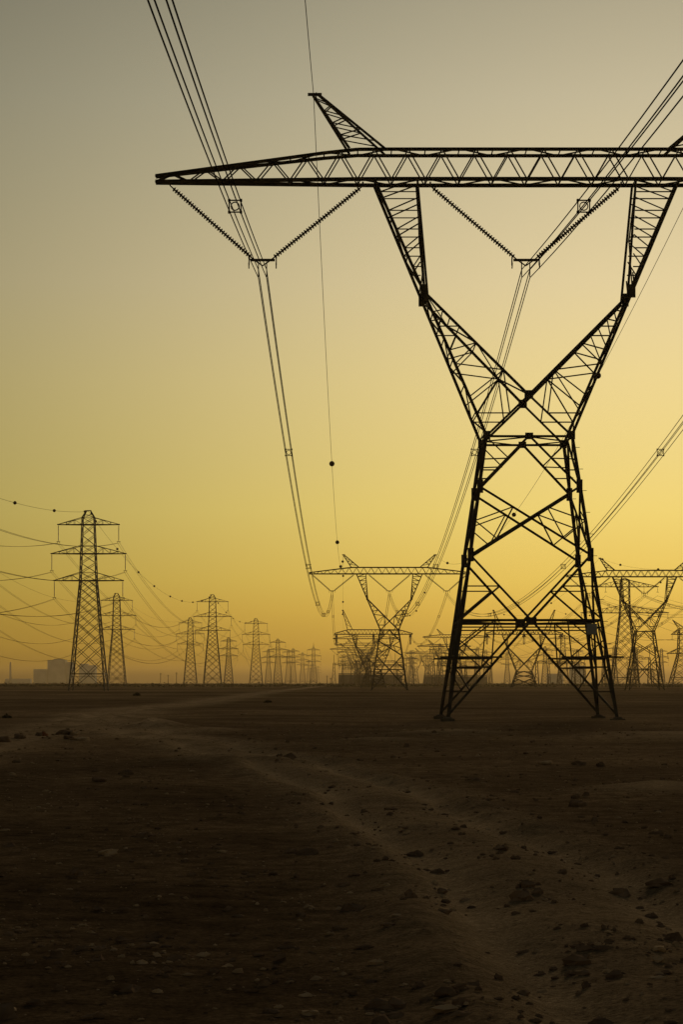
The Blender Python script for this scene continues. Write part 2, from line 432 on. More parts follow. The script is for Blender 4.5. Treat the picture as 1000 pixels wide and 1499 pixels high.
# ------------------------------------------------------------------ double-circuit pylon with paired crossarms
def armed_parts(zarms=((45.1, 47.0, 8.2, (8.2,)), (37.2, 39.4, 10.0, (10.0,)), (29.9, 32.1, 9.3, (9.3,))), hb=4.9, hl=2.2, ht=1.6, ztop=48.9, zbelt=4.6, ins=4.6, spike=0.0, nlow=9, horns=0.0, arm_end=.12):
    out = []; LEG, DI, SEC = .27, .12, .085
    zl = zarms[-1][0]; zsh = zarms[0][1]
    def hwz(z):
        if z <= zl: return hb + (hl - hb) * z / zl
        return hl + (ht - hl) * min(1, (z - zl) / (zsh - zl))
    for sx in (-1, 1):
        for sy in (-1, 1):
            m = MB()
            m.bar((sx * hb, sy * hb, -.5), (sx * hl, sy * hl, zl), LEG); m.bar((sx * hl, sy * hl, zl), (sx * ht, sy * ht, zsh), LEG * .9)
            out.append(('leg', m, STEEL))
    br = MB()
    def face(fn):
        B = lambda a, b, w=DI: br.bar(fn(*a), fn(*b), w)
        lv = [zbelt]
        for k in range(nlow):
            lv.append(lv[-1] + hwz(lv[-1]))
        k_ = (zl - zbelt) / (lv[-1] - zbelt); lv = [zbelt + (z - zbelt) * k_ for z in lv]
        for k in range(len(lv)):
            for s in (-1, 1):
                if k + 2 < len(lv): B((-s, lv[k]), (s, lv[k + 2]))
        for s in (-1, 1):
            B((0, lv[0]), (s, lv[1])); B((0, lv[-1]), (s, lv[-2]))
            B((0, zbelt), (s, .4)); B((s * .5, zbelt * .5), (s, zbelt), SEC); B((s * .5, zbelt * .5), (s, zbelt * .5), SEC)
        B((-1, zbelt), (1, zbelt), .2); B((-1, zbelt - .8), (1, zbelt - .8), SEC)
        ks = [zl]
        for zb_, zr, _, _ in reversed(zarms):
            if zb_ - ks[-1] > 1:
                n = max(1, round((zb_ - ks[-1]) / 3.0)); a = ks[-1]
                ks += [a + (zb_ - a) * (i + 1) / n for i in range(n)]
            ks.append(zr)
        for a, b in zip(ks, ks[1:]):
            for s in (-1, 1): B((-s, a), (s, b))
        for zb_, zr, _, _ in zarms:
            B((-1, zb_), (1, zb_), .2); B((-1, zr), (1, zr), SEC)
    for s in (-1, 1):
        face(lambda u, z, s=s: (u * hwz(z), s * hwz(z), z)); face(lambda u, z, s=s: (s * hwz(z), u * hwz(z), z))
    out.append(('body_bracing', br, STEEL))
    for zb_, zr, sp, xs in zarms:
        for s in (-1, 1):
            m = MB(); h0 = hwz(zb_); h1 = hwz(zr); n = max(3, int((sp - h0) / 2.0))
            for sy in (-1, 1):
                A = lambda t: V((s * (h0 + (sp - h0) * t), sy * (h0 + (arm_end - h0) * t), zb_))
                T = lambda t: V((s * (h1 + (sp - h1) * t), sy * (h1 + (arm_end - h1) * t), zr + (zb_ + .12 - zr) * t))
                m.bar(A(0), A(1), .2); m.bar(T(0), T(1), .13)
                for k in range(n):
                    t0, t1 = k / n, (k + 1) / n
                    m.bar(T(t0), A(t1), SEC) if k % 2 else m.bar(A(t0), T(t1), SEC)
                    m.bar(A(t0), T(t0), SEC) if k else None
            for k in range(1, n):
                t0 = k / n; a = V((s * (h0 + (sp - h0) * t0), h0 + (arm_end - h0) * t0, zb_)); b = V((a.x, -a.y, zb_))
                m.bar(a, b, SEC)
            m.box((s * (sp + .1), 0, zb_ + .05), (.45, .4, .3))
            out.append(('crossarm', m, STEEL))
            for x in xs:
                m = MB(); m.insulator((s * x, 0, zb_ - .05), (s * x, 0, zb_ - ins), r=.15, seg=8)
                m.bar((s * x - .5, 0, zb_ - ins), (s * x + .5, 0, zb_ - ins), .12); m.bar((s * x - .3, 0, zb_ - ins), (s * x - .3, 0, zb_ - ins - .35), .08); m.bar((s * x + .3, 0, zb_ - ins), (s * x + .3, 0, zb_ - ins - .35), .08)
                out.append(('insulator_string', m, PORC))
    m = MB()
    if horns:
        for s in (-1, 1):
            for sy in (-1, 1):
                m.bar((s * ht, sy * ht, zsh), (s * horns, sy * .1, ztop), .15); m.bar((s * .2, sy * ht * .6, zsh + .1), (s * horns, sy * .1, ztop), .12)
                for t in (.25, .5, .75):
                    m.bar(mix((s * ht, sy * ht, zsh), (s * horns, sy * .1, ztop), t), mix((s * .2, sy * ht * .6, zsh), (s * horns, sy * .1, ztop), t + .1), .08)
    else:
        for sx in (-1, 1):
            for sy in (-1, 1):
                m.bar((sx * ht, sy * ht, zsh), (sx * .55, sy * .3, ztop), .2)
                m.bar((sx * ht, sy * ht, zsh), (-sx * .8, sy * .6, (zsh + ztop) / 2), .08)
            m.bar((-.75, sx * .3, ztop), (.75, sx * .3, ztop), .2)
        m.box((-.9, 0, ztop - .2), (.75, .5, .45)); m.box((.8, 0, ztop - .75), (.5, .5, .6))
        if spike: m.tube([(0, 0, ztop - .3), (0, 0, ztop + spike * .5), (0, 0, ztop + spike)], .14, 6); m.bar((-.5, 0, ztop), (0, 0, ztop + spike * .6), .12); m.bar((.5, 0, ztop), (0, 0, ztop + spike * .6), .12)
    out.append(('earth_wire_peak', m, STEEL))
    return out

def make_thing(name, parts, loc, label, cat, group=None):
    e = empty(name, loc); tag(e, label, cat, group)
    for n, m, ma in parts: m.build(n, ma, e)
    return e
def make_far(name, parts, loc):
    """one mesh for pylons too small in view to show their parts"""
    a = MB()
    for n, m, ma in parts:
        if n == 'footing': continue
        k = len(a.v); a.v += m.v; a.f += [tuple(i + k for i in q) for q in m.f]; a.smooth += [False] * len(m.f)
    return a.build(name, STEEL)

GF = 'tall forked lattice pylons in two rows'
# nearest pylon, with step bolts, guard and plate
P1 = make_thing('forked_pylon', forked_parts(near=True), (11.2, 137, 0), 'huge dark forked lattice pylon dominating the scene, with a grey plate on its leg', 'pylon', GF)
m = MB(); m.box((3.55, -4.22, 5.35), (.56, .05, .58)); m.box((3.55, -4.17, 5.35), (.62, .04, .64))
m.build('warning_plate', PLATE, P1)
MB.k = 1.45
std = forked_parts()
P2 = make_thing('forked_pylon', std, (13.4, 630, 0), 'second largest forked pylon, whole beam in view, left of the huge near one', 'pylon', GF)
def cp(src, loc, label, group=None, rz=0):
    o = copy_tree(src); o.location = loc; o.rotation_euler = (0, 0, rz); o['label'] = label
    if group: o['group'] = group
    return o
cp(P2, (87, 647, 0), 'forked pylon near the right edge, seen beside the big one\'s right leg', GF)
MB.k = 1.85
ten = forked_parts(hb=5.6, hw=3.3, zw=7.2, zc=10.6, zk=18.5, zb=23.7, xo=9.8, xi=7.0, half=17.4, horn=(13.7, 34.3), panels=(5.9, 4.3, 2.6), strain=True, phase=16.4, bd=2.0)
T3 = make_thing('strain_pylon', ten, (14.2, 1000, 0), 'squat wide-beamed strain pylon with dark jumper strings, behind the second largest forked pylon', 'pylon', 'squat strain pylons')
cp(T3, (81, 1000, 0), 'squat strain pylon with tall horns framed between the legs of the huge pylon', 'squat strain pylons')
MB.k = 2.1; P4 = None
L4 = 'hazy forked pylon in the tangle of steel behind the second largest forked pylon'
P4 = make_thing('forked_pylon', forked_parts(), (16.6, 1560, 0), L4, 'pylon', 'forked pylons in the hazy tangle')
cp(P4, (17.6, 1830, 0), L4)
cp(P4, (77, 1510, 0), 'hazy forked pylon with one horn showing left of the huge pylon\'s left leg', GF)
MB.k = 2.1; farF = make_far('forked_pylon', forked_parts(), None)
L5 = 'faint far forked pylon within the tangle of steel behind the second largest forked pylon'
L6 = 'faint far forked pylon behind the left leg of the huge pylon'
first = True
for x, y, lab, g in ((18.6, 2250, L5, 'faint forked pylons in the middle tangle'), (20, 2750, L5, 'faint forked pylons in the middle tangle'), (21, 3300, L5, 'faint forked pylons in the middle tangle'), (30, 2500, L5, 'faint forked pylons in the middle tangle'), (12, 2050, L5, 'faint forked pylons in the middle tangle'), (104, 2100, L6, 'faint forked pylons behind the near leg'), (86, 1890, L6, 'faint forked pylons behind the near leg'), (90, 2350, L6, 'faint forked pylons behind the near leg'), (95, 2900, L6, 'faint forked pylons behind the near leg')):
    o = farF if first else farF.copy()
    if not first: COL.objects.link(o)
    first = False
    o.location = (x, y, 0); tag(o, lab, 'pylon', g)

# double-circuit rows on the left
GA = 'three-armed pylons on the left plain'
MB.k = 1.12; std3 = armed_parts()
A1 = make_thing('three_armed_pylon', std3, (-68.8, 613, 0), 'tallest three-armed pylon on the left, standing in front of the grey blocks', 'pylon', GA)
A2 = cp(A1, (-68.5, 1197, 0), 'second tallest three-armed pylon, right of centre between the tallest left one and the wires', GA)
A2['label'] = 'darker tall three-armed pylon, second in the row behind the tallest left one'
cp(A1, (-62.2, 1640, 0), 'third three-armed pylon of the darker row, alone left of the far cluster', GA)
cp(A1, (-117.6, 1179, 0), 'hazy three-armed pylon just right of the tallest left pylon', GA)
cp(A1, (-108.8, 1622, 0), 'hazy three-armed pylon half overlapping the left arms of the second dark pylon', GA)
MB.k = 2.0; far3 = make_far('three_armed_pylon', armed_parts(), None)
lst = [(-117, 2335, 'faint three-armed pylon standing between the second and third dark pylons'),
       (-68, 2408, 'small three-armed pylon leading the far cluster, first right of the third dark pylon'),
       (-102, 3145, 'very faint three-armed pylon half hidden beside the right legs of the third dark pylon'),
       (-66, 3082, 'small dark three-armed pylon in the middle of the far left cluster'),
       (-75, 3180, 'small blurred three-armed pylon left of middle in the far left cluster'),
       (-60.5, 3500, 'pale small three-armed pylon left of the spiked one in the far cluster'),
       (-68, 4670, 'tiny three-armed pylon touching the left side of the spiked far pylon'),
       (-66, 6300, 'tiniest three-armed pylon right of the spiked far pylon'),
       (-71, 5600, 'tiny three-armed pylon low behind the middle of the far left cluster')]
lm = 'faint three-armed pylon low among the steel behind the second largest forked pylon'
lr = 'faint three-armed pylon on the horizon between the two big forked pylons'
lg = 'faint three-armed pylon on the horizon seen through the legs of the huge pylon'
le = 'faint three-armed pylon on the horizon right of the huge pylon'
lst += [(4, 3670, lm), (15, 4100, lm), (30, 4600, lm), (40, 3300, lm), (101, 3285, lr), (125, 4000, lr), (118, 2700, lr), (140, 3700, lr), (178, 2950, lg), (205, 3200, lg), (250, 3400, lg), (262, 2900, lg), (330, 3150, le), (345, 2850, le), (392, 3000, le), (440, 3100, le)]
grp = {lm: 'faint three-armed pylons in the tangle', lr: 'faint three-armed pylons between the forked pylons', lg: 'faint three-armed pylons through the legs', le: 'faint three-armed pylons at the right'}
first = True
for x, y, lab in lst:
    o = far3 if first else far3.copy()
    if not first: COL.objects.link(o)
    first = False
    o.location = (x, y, 0); tag(o, lab, 'pylon', grp.get(lab, 'small three-armed pylons of the far left cluster'))
sp = make_far('spiked_pylon', armed_parts(spike=6.0), None); sp.location = (-36.8, 2963, 0)
tag(sp, 'far three-armed pylon with a tall spike on top, right end of the left cluster', 'pylon')
# wide two-level pylons on the right
MB.k = 1.5
two = armed_parts(zarms=((47.1, 50.2, 15.7, (9, 15.4)), (34.9, 38.3, 20.5, (11, 20.2))), hb=6.2, hl=2.3, ht=2.0, ztop=51.0, ins=2.4, nlow=8, arm_end=.25)
D = make_thing('two_armed_pylon', two, (133, 1058, 0), 'tall pylon with two very long arms behind the right forked pylon', 'pylon', 'wide two-armed pylons')
cp(D, (112, 2800, 0), 'hazy two-armed pylon just left of the huge pylon\'s left foot', 'wide two-armed pylons')
cp(D, (107, 3400, 0), 'faintest two-armed pylon right of the second largest forked pylon\'s foot', 'wide two-armed pylons')
cp(D, (226, 2300, 0), 'hazy two-armed pylon seen through the right legs of the huge pylon', 'wide two-armed pylons')
sq = armed_parts(zarms=((24.4, 27.2, 6.2, (5.9,)), (15.6, 18.0, 8.2, (7.9,))), hb=7.2, hl=3.2, ht=2.7, ztop=31.2, zbelt=4.5, ins=2.2, nlow=4, horns=5.8, arm_end=.6)
make_thing('horned_pylon', sq, (158.5, 1040, 0), 'short stout pylon with horns and stubby arms cut by the right edge', 'pylon')

MB.k = 1.0
# ------------------------------------------------------------------ wires
def span_pts(a, b, sag, n=48):
    a, b = V(a), V(b)
    return [a + (b - a) * (i / n) - V((0, 0, 4 * sag * (i / n) * (1 - i / n))) for i in range(n + 1)]
def along(a, b, sag, t): return V(a) + (V(b) - V(a)) * t - V((0, 0, 4 * sag * t * (1 - t)))
def spacer_mesh():
    m = MB(); q = .27
    c = [(-q, 0, -q), (q, 0, -q), (q, 0, q), (-q, 0, q)]
    for i in range(4): m.bar(c[i], c[(i + 1) % 4], .055)
    ring = [(.19 * math.cos(math.pi * k / 6), 0, .19 * math.sin(math.pi * k / 6)) for k in range(13)]
    m.tube(ring, .03, 6)
    for p in c: m.bar((p[0], -.09, p[2]), (p[0], .09, p[2]), .11)
    return m.mesh('bundle_spacer', WIRE)
SPACER = spacer_mesh()
def bundle(a, b, sag, label, group, ts=(), r=.029, n=60):
    """four conductors held apart by square spacers"""
    e = empty('conductor_bundle', a); tag(e, label, 'power line', group)
    m = MB(); m.tube([p - V(a) for p in span_pts(a, b, sag, n)], r, 6); me = m.mesh('conductor', WIRE)
    for dx in (-.25, .25):
        for dz in (-.25, .25):
            o = bpy.data.objects.new('conductor', me); COL.objects.link(o); o.parent = e; o.location = (dx, 0, dz)
    for t in ts:
        o = bpy.data.objects.new('bundle_spacer', SPACER); COL.objects.link(o); o.parent = e
        o.location = along(a, b, sag, t) - V(a)
def wire(a, b, sag, label, group, balls=(), r=.022, n=48, name='earth_wire', cat='power line', br=.32):
    m = MB(); m.tube(span_pts(a, b, sag, n), r, 5)
    o = m.build(name, WIRE); tag(o, label, cat, group)
    for t in balls:
        k = MB(); p = along(a, b, sag, t); k.sphere(p, br); d = (along(a, b, sag, min(1, t + .003)) - p).normalized()
        k.tube([p - d * (br + .12), p + d * (br + .12)], .05, 6)
        k.build('marker_ball', BALL, o)
GB = 'four-wire conductor bundles of the forked pylons'; GE = 'earth wires with round marker balls'
zc_, zp = 27.02, 37.9
def forked_span(x0, y0, x1, y1, sag, esag, names, en, ts, balls, z0=zc_, z1=zc_, p0=zp, p1=zp, ph0=16.0, ph1=16.0, h0=12.9, h1=12.9, e=(0, 0), r=.029):
    for k, nm in zip((-1, 0, 1), names):
        bundle((x0 + k * ph0, y0 + e[0], z0), (x1 + k * ph1, y1 + e[1], z1), sag, nm, GB, ts, r)
    for k, nm, bl in zip((-1, 1), en, balls):
        wire((x0 + k * h0, y0, p0), (x1 + k * h1, y1, p1), esag if not isinstance(esag, tuple) else esag[k > 0], nm, GE, bl)
# huge pylon to the one behind it
tt = [(y - 137) / 493 for y in (194, 283, 361, 434, 522)]
forked_span(11.2, 137, 13.4, 630, 12.3, (13.0, 12.1),
    ('conductor bundle dropping steeply left of the huge pylon to the second forked pylon', 'middle conductor bundle running from the huge pylon\'s centre down behind its left leg', 'conductor bundle sweeping in from the right edge behind the huge pylon\'s legs'),
    ('earth wire with dark balls hanging left of the huge pylon above the second forked pylon', 'earth wire with balls crossing behind the huge pylon\'s waist and right arm'),
    tt, ([(y - 137) / 493 for y in (265, 366, 480, 585)], [(y - 137) / 493 for y in (215, 326, 437, 552)]))
# huge pylon towards and over the camera
forked_span(10, -343, 11.2, 137, 11.5, 12,
    ('conductor bundle passing overhead from the left end of the huge pylon\'s beam', 'conductor bundle passing overhead from the middle of the huge pylon\'s beam', 'conductor bundle passing overhead from the right end of the huge pylon\'s beam'),
    ('earth wire passing overhead from the left horn of the huge pylon', 'earth wire passing overhead from the right horn of the huge pylon'),
    [.2, .4, .6, .8, .93], ([.3, .6, .9], [.3, .6, .9]))
forked_span(13.4, 630, 14.2, 1000, 8, 8,
    ('conductor bundle from the left arm of the second forked pylon to the squat strain pylon', 'middle conductor bundle from the second forked pylon back to the squat strain pylon', 'conductor bundle from the right arm of the second forked pylon to the squat strain pylon'),
    ('earth wire with balls from left horn of second forked pylon to the squat one', 'earth wire with balls from right horn of second forked pylon to the squat one'),
    [.15, .35, .6, .85], ([.12, .35, .6, .85], [.25, .5, .75]), z1=22.6, p1=34.3, ph1=16.4, h1=13.7, e=(0, -4.8))
forked_span(14.2, 1000, 16.6, 1560, 14, 14,
    ('faint left conductor bundle behind the squat strain pylon', 'faint middle conductor bundle behind the squat strain pylon', 'faint right conductor bundle behind the squat strain pylon'),
    ('faint left earth wire behind the squat strain pylon', 'faint right earth wire behind the squat strain pylon'),
    [], ([.2, .5, .8], [.2, .5, .8]), z0=22.6, p0=34.3, ph0=16.4, h0=13.7, e=(4.8, 0))
forked_span(90, 190, 87, 647, 11.5, 12,
    ('left conductor bundle arriving from the right edge at the right forked pylon', 'middle conductor bundle arriving from the right edge at the right forked pylon', 'right conductor bundle arriving from the right edge at the right forked pylon'),
    ('left earth wire with balls arriving from the right edge at the right forked pylon', 'right earth wire with balls arriving from the right edge at the right forked pylon'),
    [.3, .5, .7, .9], ([.6, .75, .9, .985], [.7, .85, .96]))
forked_span(87, 647, 81, 1000, 8, 8,
    ('left conductor bundle from right forked pylon back to the squat pylon between the legs', 'middle conductor bundle from right forked pylon back to the squat pylon between the legs', 'right conductor bundle from right forked pylon back to the squat pylon between the legs'),
    ('left earth wire with balls from right forked pylon back to the squat one', 'right earth wire with balls from right forked pylon back to the squat one'),
    [.2, .45, .7, .9], ([.12, .35, .6, .85], [.15, .4, .65, .88]), z1=22.6, p1=34.3, ph1=16.4, h1=13.7, e=(0, -4.8))
forked_span(81, 1000, 77, 1510, 13, 13,
    ('faint left conductor bundle behind the squat pylon between the legs', 'faint middle conductor bundle behind the squat pylon between the legs', 'faint right conductor bundle behind the squat pylon between the legs'),
    ('faint left earth wire behind the squat pylon between the legs', 'faint right earth wire behind the squat pylon between the legs'),
    [], ([.2, .5, .8], [.2, .5, .8]), z0=22.6, p0=34.3, ph0=16.4, h0=13.7, e=(4.8, 0))
# left rows
GL = 'sagging power lines of the three-armed pylons'
arms = ((8.2, 40.15, 'top'), (10.0, 32.25, 'middle'), (9.3, 24.95, 'bottom'))
def armed_span(p0, p1, sag, phrase, balls=(), r=.052, esag=None):
    for xo_, z, nm in arms:
        for s, sn in ((-1, 'left'), (1, 'right')):
            a = (p0[0] + s * xo_, p0[1], z); b = (p1[0] + s * xo_, p1[1], z)
            m = MB()
            for dx in (-.3, .3): m.tube([p + V((dx, 0, 0)) for p in span_pts(a, b, sag, 48)], r * .7, 5)
            tag(m.build('power_line', WIRE), f'line from {sn} {nm} arm {phrase}', 'power line', GL)
    wire((p0[0], p0[1], 48.7), (p1[0], p1[1], 48.7), esag or sag * .85, f'earth wire from the peak {phrase}', GE, balls, r=.035, br=.38)
armed_span((-70, 100), (-68.8, 613), 11, 'of tallest left pylon toward left edge', [.615, .735, .86, .985], esag=10.9)
armed_span((-68.8, 613), (-68.5, 1197), 15, 'of tallest left pylon back to second dark pylon', [.03, .134, .257, .366, .497, .61, .73, .844, .95], esag=12)
armed_span((-68.5, 1197), (-62.2, 1640), 9, 'of second dark pylon back to third', [.1, .25, .4, .55, .7, .85, .95])
armed_span((-117, 640), (-117.6, 1179), 14, 'of hazy pylon beside tallest, toward left edge')
armed_span((-117.6, 1179), (-108.8, 1622), 9, 'of hazy pylon beside tallest back to the next')
armed_span((-108.8, 1622), (-117, 2335), 16, 'of overlapping hazy pylon back to the next')
armed_span((-62.2, 1640), (-68, 2408), 16, 'of third dark pylon back to the far cluster')
# wide two-armed row
for (x0, y0), (x1, y1), ph in (((146, 560), (133, 1058), 'toward the right edge'), ((133, 1058), (118, 1700), 'back into the haze')):
    for z, xs, nm in ((43.0, (9, 15.4), 'upper'), (30.8, (11, 20.2), 'lower')):
        for s, sn in ((-1, 'left'), (1, 'right')):
            for x, en in zip(xs, ('inner', 'outer')):
                wire((x0 + s * x, y0, z), (x1 + s * x, y1, z), 13, f'faint line from {en} {sn} {nm} arm of long-armed pylon {ph}', 'faint lines of the long-armed pylon', r=.05, name='power_line')

# ------------------------------------------------------------------ substation gantries
def gantry(wd, ht):
    out = []; MB.k = 2.0
    for s_ in (-1, 1):
        m = MB(); n = 7
        for a in (-1, 1):
            for b in (-1, 1):
                m.bar((s_ * wd / 2 + a * 1.3, b * 1.3, -.5), (s_ * wd / 2 + a * .45, b * .45, ht), .17)
            for k in range(n):
                z0, z1 = ht * k / n, ht * (k + 1) / n; w0 = 1.3 - .85 * k / n; w1 = 1.3 - .85 * (k + 1) / n
                t = 1 if k % 2 else -1
                m.bar((s_ * wd / 2 - t * w0, a * w0, z0), (s_ * wd / 2 + t * w1, a * w1, z1), .09)
                m.bar((s_ * wd / 2 + a * w0, -t * w0, z0), (s_ * wd / 2 + a * w1, t * w1, z1), .09)
        m.bar((s_ * wd / 2, 0, ht), (s_ * wd / 2, 0, ht + 5.5), .14)
        out.append(('column', m, STEEL))
    m = MB(); n = max(6, int(wd / 2))
    for b in (-.5, .5):
        for z in (ht - 1.1, ht): m.bar((-wd / 2, b, z), (wd / 2, b, z), .15)
        for k in range(n):
            x0, x1 = -wd / 2 + wd * k / n, -wd / 2 + wd * (k + 1) / n
            m.bar((x0, b, ht - 1.1 if k % 2 else ht), (x1, b, ht if k % 2 else ht - 1.1), .09)
    out.append(('beam', m, STEEL))
    for k in range(3):
        x = -wd / 2 + wd * (k + .5) / 3
        m = MB(); m.insulator((x, 0, ht - 1.1), (x, 0, ht - 4.6), r=.25, seg=8); out.append(('insulator_string', m, PORC))
    MB.k = 1.0
    return out
g1 = make_thing('substation_gantry', gantry(22, 15), (6, 1480, 0), 'tall steel gantry in the tangle behind the second largest forked pylon, nearest of them', 'gantry', 'substation gantries')
g2 = make_thing('substation_gantry', gantry(30, 19), (26, 1720, 0), 'x', 'gantry', 'substation gantries')
la = 'hazy steel gantry in the tangle behind the second largest forked pylon'
lb = 'hazy steel gantry on the horizon behind the huge pylon\'s left leg'
lc = 'hazy steel gantry on the horizon seen through the legs of the huge pylon'
ld_ = 'hazy steel gantry on the horizon right of the huge pylon\'s feet'
g2['label'] = la; g2['group'] = 'substation gantries in the middle tangle'
for src, x, y, lab, g in ((g1, 33, 1600, la, 'substation gantries in the middle tangle'), (g1, 12, 1950, la, 'substation gantries in the middle tangle'), (g2, 45, 2080, la, 'substation gantries in the middle tangle'), (g2, 16, 2140, la, 'substation gantries in the middle tangle'),
        (g1, 74, 1540, lb, 'substation gantries behind the near leg'), (g2, 92, 1800, lb, 'substation gantries behind the near leg'), (g1, 118, 1950, lb, 'substation gantries behind the near leg'), (g2, 128, 2150, lb, 'substation gantries behind the near leg'),
        (g1, 128, 1350, lc, 'substation gantries through the legs'), (g2, 190, 1900, lc, 'substation gantries through the legs'), (g2, 165, 1550, lc, 'substation gantries through the legs'), (g1, 215, 2100, lc, 'substation gantries through the legs'),
        (g2, 190, 1500, ld_, 'substation gantries at the right'), (g1, 265, 2000, ld_, 'substation gantries at the right')):
    cp(src, (x, y, 0), lab, g)

# ------------------------------------------------------------------ distant buildings
def building(x0, x1, y, h, d, material, label, name='industrial_block', plant=None, doors=0, ribs=0, group=None):
    e = empty(name, ((x0 + x1) / 2, y + d / 2, 0)); tag(e, label, 'building', group); w = x1 - x0
    m = MB(); m.box((0, 0, h / 2 - .5), (w, d, h + 1))
    for k in range(ribs):
        m.box((-w / 2 + w * (k + .5) / ribs, -d / 2 - .15, h / 2), (.5, .3, h - .6))
    m.build('wall', material, e)
    m = MB(); t = .5
    m.box((0, -d / 2 + t / 2 - .1, h + .9), (w + .2, t, .8)); m.box((0, d / 2 - t / 2 + .1, h + .9), (w + .2, t, .8))
    m.box((-w / 2 + t / 2 - .1, 0, h + .9), (t, d - 2 * t + .2, .8)); m.box((w / 2 - t / 2 + .1, 0, h + .9), (t, d - 2 * t + .2, .8))
    m.build('parapet', material, e)
    for k in range(doors):
        m = MB(); m.box((-w / 2 + w * (k + .5) / doors + .9, -d / 2 - .05, 1.7), (min(3.2, w / doors * .6), .16, 3.4)); m.build('door', DARKM, e)
    if plant:
        m = MB(); m.box((plant[0], 0, h + .5 + plant[2] / 2), (plant[1], d * .5, plant[2])); m.build('roof_plant', material, e)
    return e
building(-848, -797, 6500, 66, 50, CLAD, 'tallest pale grey block on the horizon, left of the tallest left pylon', plant=(4, 26, 4), ribs=6)
building(-887, -849.5, 6490, 40, 44, CLAD, 'lower grey block adjoining the tallest block on its left side', ribs=4)
building(-795.5, -778, 6510, 61, 40, CLAD, 'slim grey block against the right side of the tallest block', ribs=2)
building(-768, -722, 6600, 52, 50, CLAD, 'grey block seen through the legs of the tallest left pylon', plant=(-9, 20, 5), ribs=5)
building(-1000, -925, 6700, 13, 30, CLAD, 'low grey sheds on the horizon around the thin chimney at far left', ribs=5)
building(-3, 60, 2250, 10.2, 24, CLADD, 'long low brown hall behind the second largest forked pylon', name='substation_hall', doors=3, ribs=9, plant=(12, 9, 1.6))
building(85, 149, 2300, 8.6, 24, CLADD, 'long low brown hall behind the huge pylon\'s left leg', name='substation_hall', doors=3, ribs=9, plant=(-15, 8, 1.4))
building(508, 540, 5000, 39, 30, CLAD, 'hazy tall block seen through the huge pylon\'s right legs', ribs=3, plant=(0, 14, 3))
building(412, 443, 4500, 19, 28, CLAD, 'hazy low block on the horizon near the middle of the huge pylon', ribs=3)
e = empty('chimney', (-955, 6500, 0)); e.scale = (1.86, 1.86, 1.7); tag(e, 'thin chimney stack on the horizon at the far left edge', 'chimney')
m = MB(); m.lathe((0, 0, -1), (0, 0, 36), [(0, 2.0), (20, 1.5), (36, 1.15), (36.5, 1.3), (37, 1.3)], 14); m.build('shaft', CLAD, e)
m = MB(); m.lathe((0, 0, 30), (0, 0, 31), [(0, 1.2), (.1, 2.0), (.5, 2.0), (.6, 1.2)], 14); m.build('gallery', CLAD, e)
# poles along the horizon
for x, y, h, lab in ((-144.5, 1800, 10, 'thin pole on the horizon, leftmost of three left of the overlapping pylons'), (-138.5, 1800, 8.5, 'thin short pole on the horizon, middle of three left of the overlapping pylons'), (-131.8, 1800, 10.5, 'thin pole on the horizon, nearest the overlapping pylons'), (-11.5, 1800, 8, 'thin pole on the horizon in the gap left of the brown hall'), (-7.2, 1500, 5.6, 'short stout pole on the horizon just left of the brown hall'), (-490, 3000, 24, 'thin mast on the horizon between the chimney and the grey blocks'), (-430, 2800, 9, 'small dark mast on the horizon before the grey blocks')):
    e = empty('horizon_pole', (x, y, 0)); tag(e, lab, 'pole', 'poles on the horizon')
    m = MB(); m.tube([(0, 0, -.5), (0, 0, h * .5), (0, 0, h)], .2, 6); m.build('post', STEEL, e)
    m = MB(); m.bar((-.9, 0, h - .7), (.9, 0, h - .7), .16); m.bar((-.6, 0, h - 1.5), (.6, 0, h - 1.5), .12); m.build('crossbar', STEEL, e)

# ------------------------------------------------------------------ scrub, rocks
def clump(mb, c, r, n, h):
    for _ in range(n):
        a = random.uniform(0, 6.283); q = r * math.sqrt(random.random()); z = h * random.random() * (1 - .6 * q / r)
        p = V(c) + V((q * math.cos(a), q * math.sin(a), z)); s = r * random.uniform(.18, .42)
        d = V((random.gauss(0, 1), random.gauss(0, 1), random.gauss(0, .6))).normalized() * s
        e = V((random.gauss(0, 1), random.gauss(0, 1), random.gauss(.4, .6))).normalized() * s
        mb.add([p - d, p + e, p + d * .8 - e * .3], [(0, 1, 2)])
m = MB()
for _ in range(3200):
    y = random.uniform(1100, 3200); x = random.uniform(-.175, .175) * y; h = random.choice((.8, 1.1, 1.4, 1.9, 2.8))
    clump(m, (x, y, gz(x, y) - .1), random.uniform(1.0, 3.2), 9, h)
tag(m.build('distant_scrub', BUSH), None, None, None, 'stuff')
def shrub(x, y, r, h, lab):
    e = empty('desert_shrub', (x, y, gz(x, y) - .03)); tag(e, lab, 'shrub', 'dry shrubs on the plain')
    m = MB(); clump(m, (0, 0, 0), r, 320, h)
    mm = MB()
    for t in range(0): pass
    m.build('foliage', BUSH, e)
    for k in range(9):
        a = k * .7 + random.random(); mm.tube([(0, 0, -.05), (.3 * r * math.cos(a), .3 * r * math.sin(a), h * .45), (.75 * r * math.cos(a), .75 * r * math.sin(a), h * .85)], .012, 5)
    mm.build('stem', STONED, e)
shrub(-20.8, 140, .26, .3, 'dark low shrub on the sand near the left edge')
shrub(-34.7, 382, .6, .6, 'small dark shrub on the plain just right of the hazy pylon beside the tallest')
shrub(-8.5, 260, .4, .35, 'small dark shrub on the plain right of the dirt track')
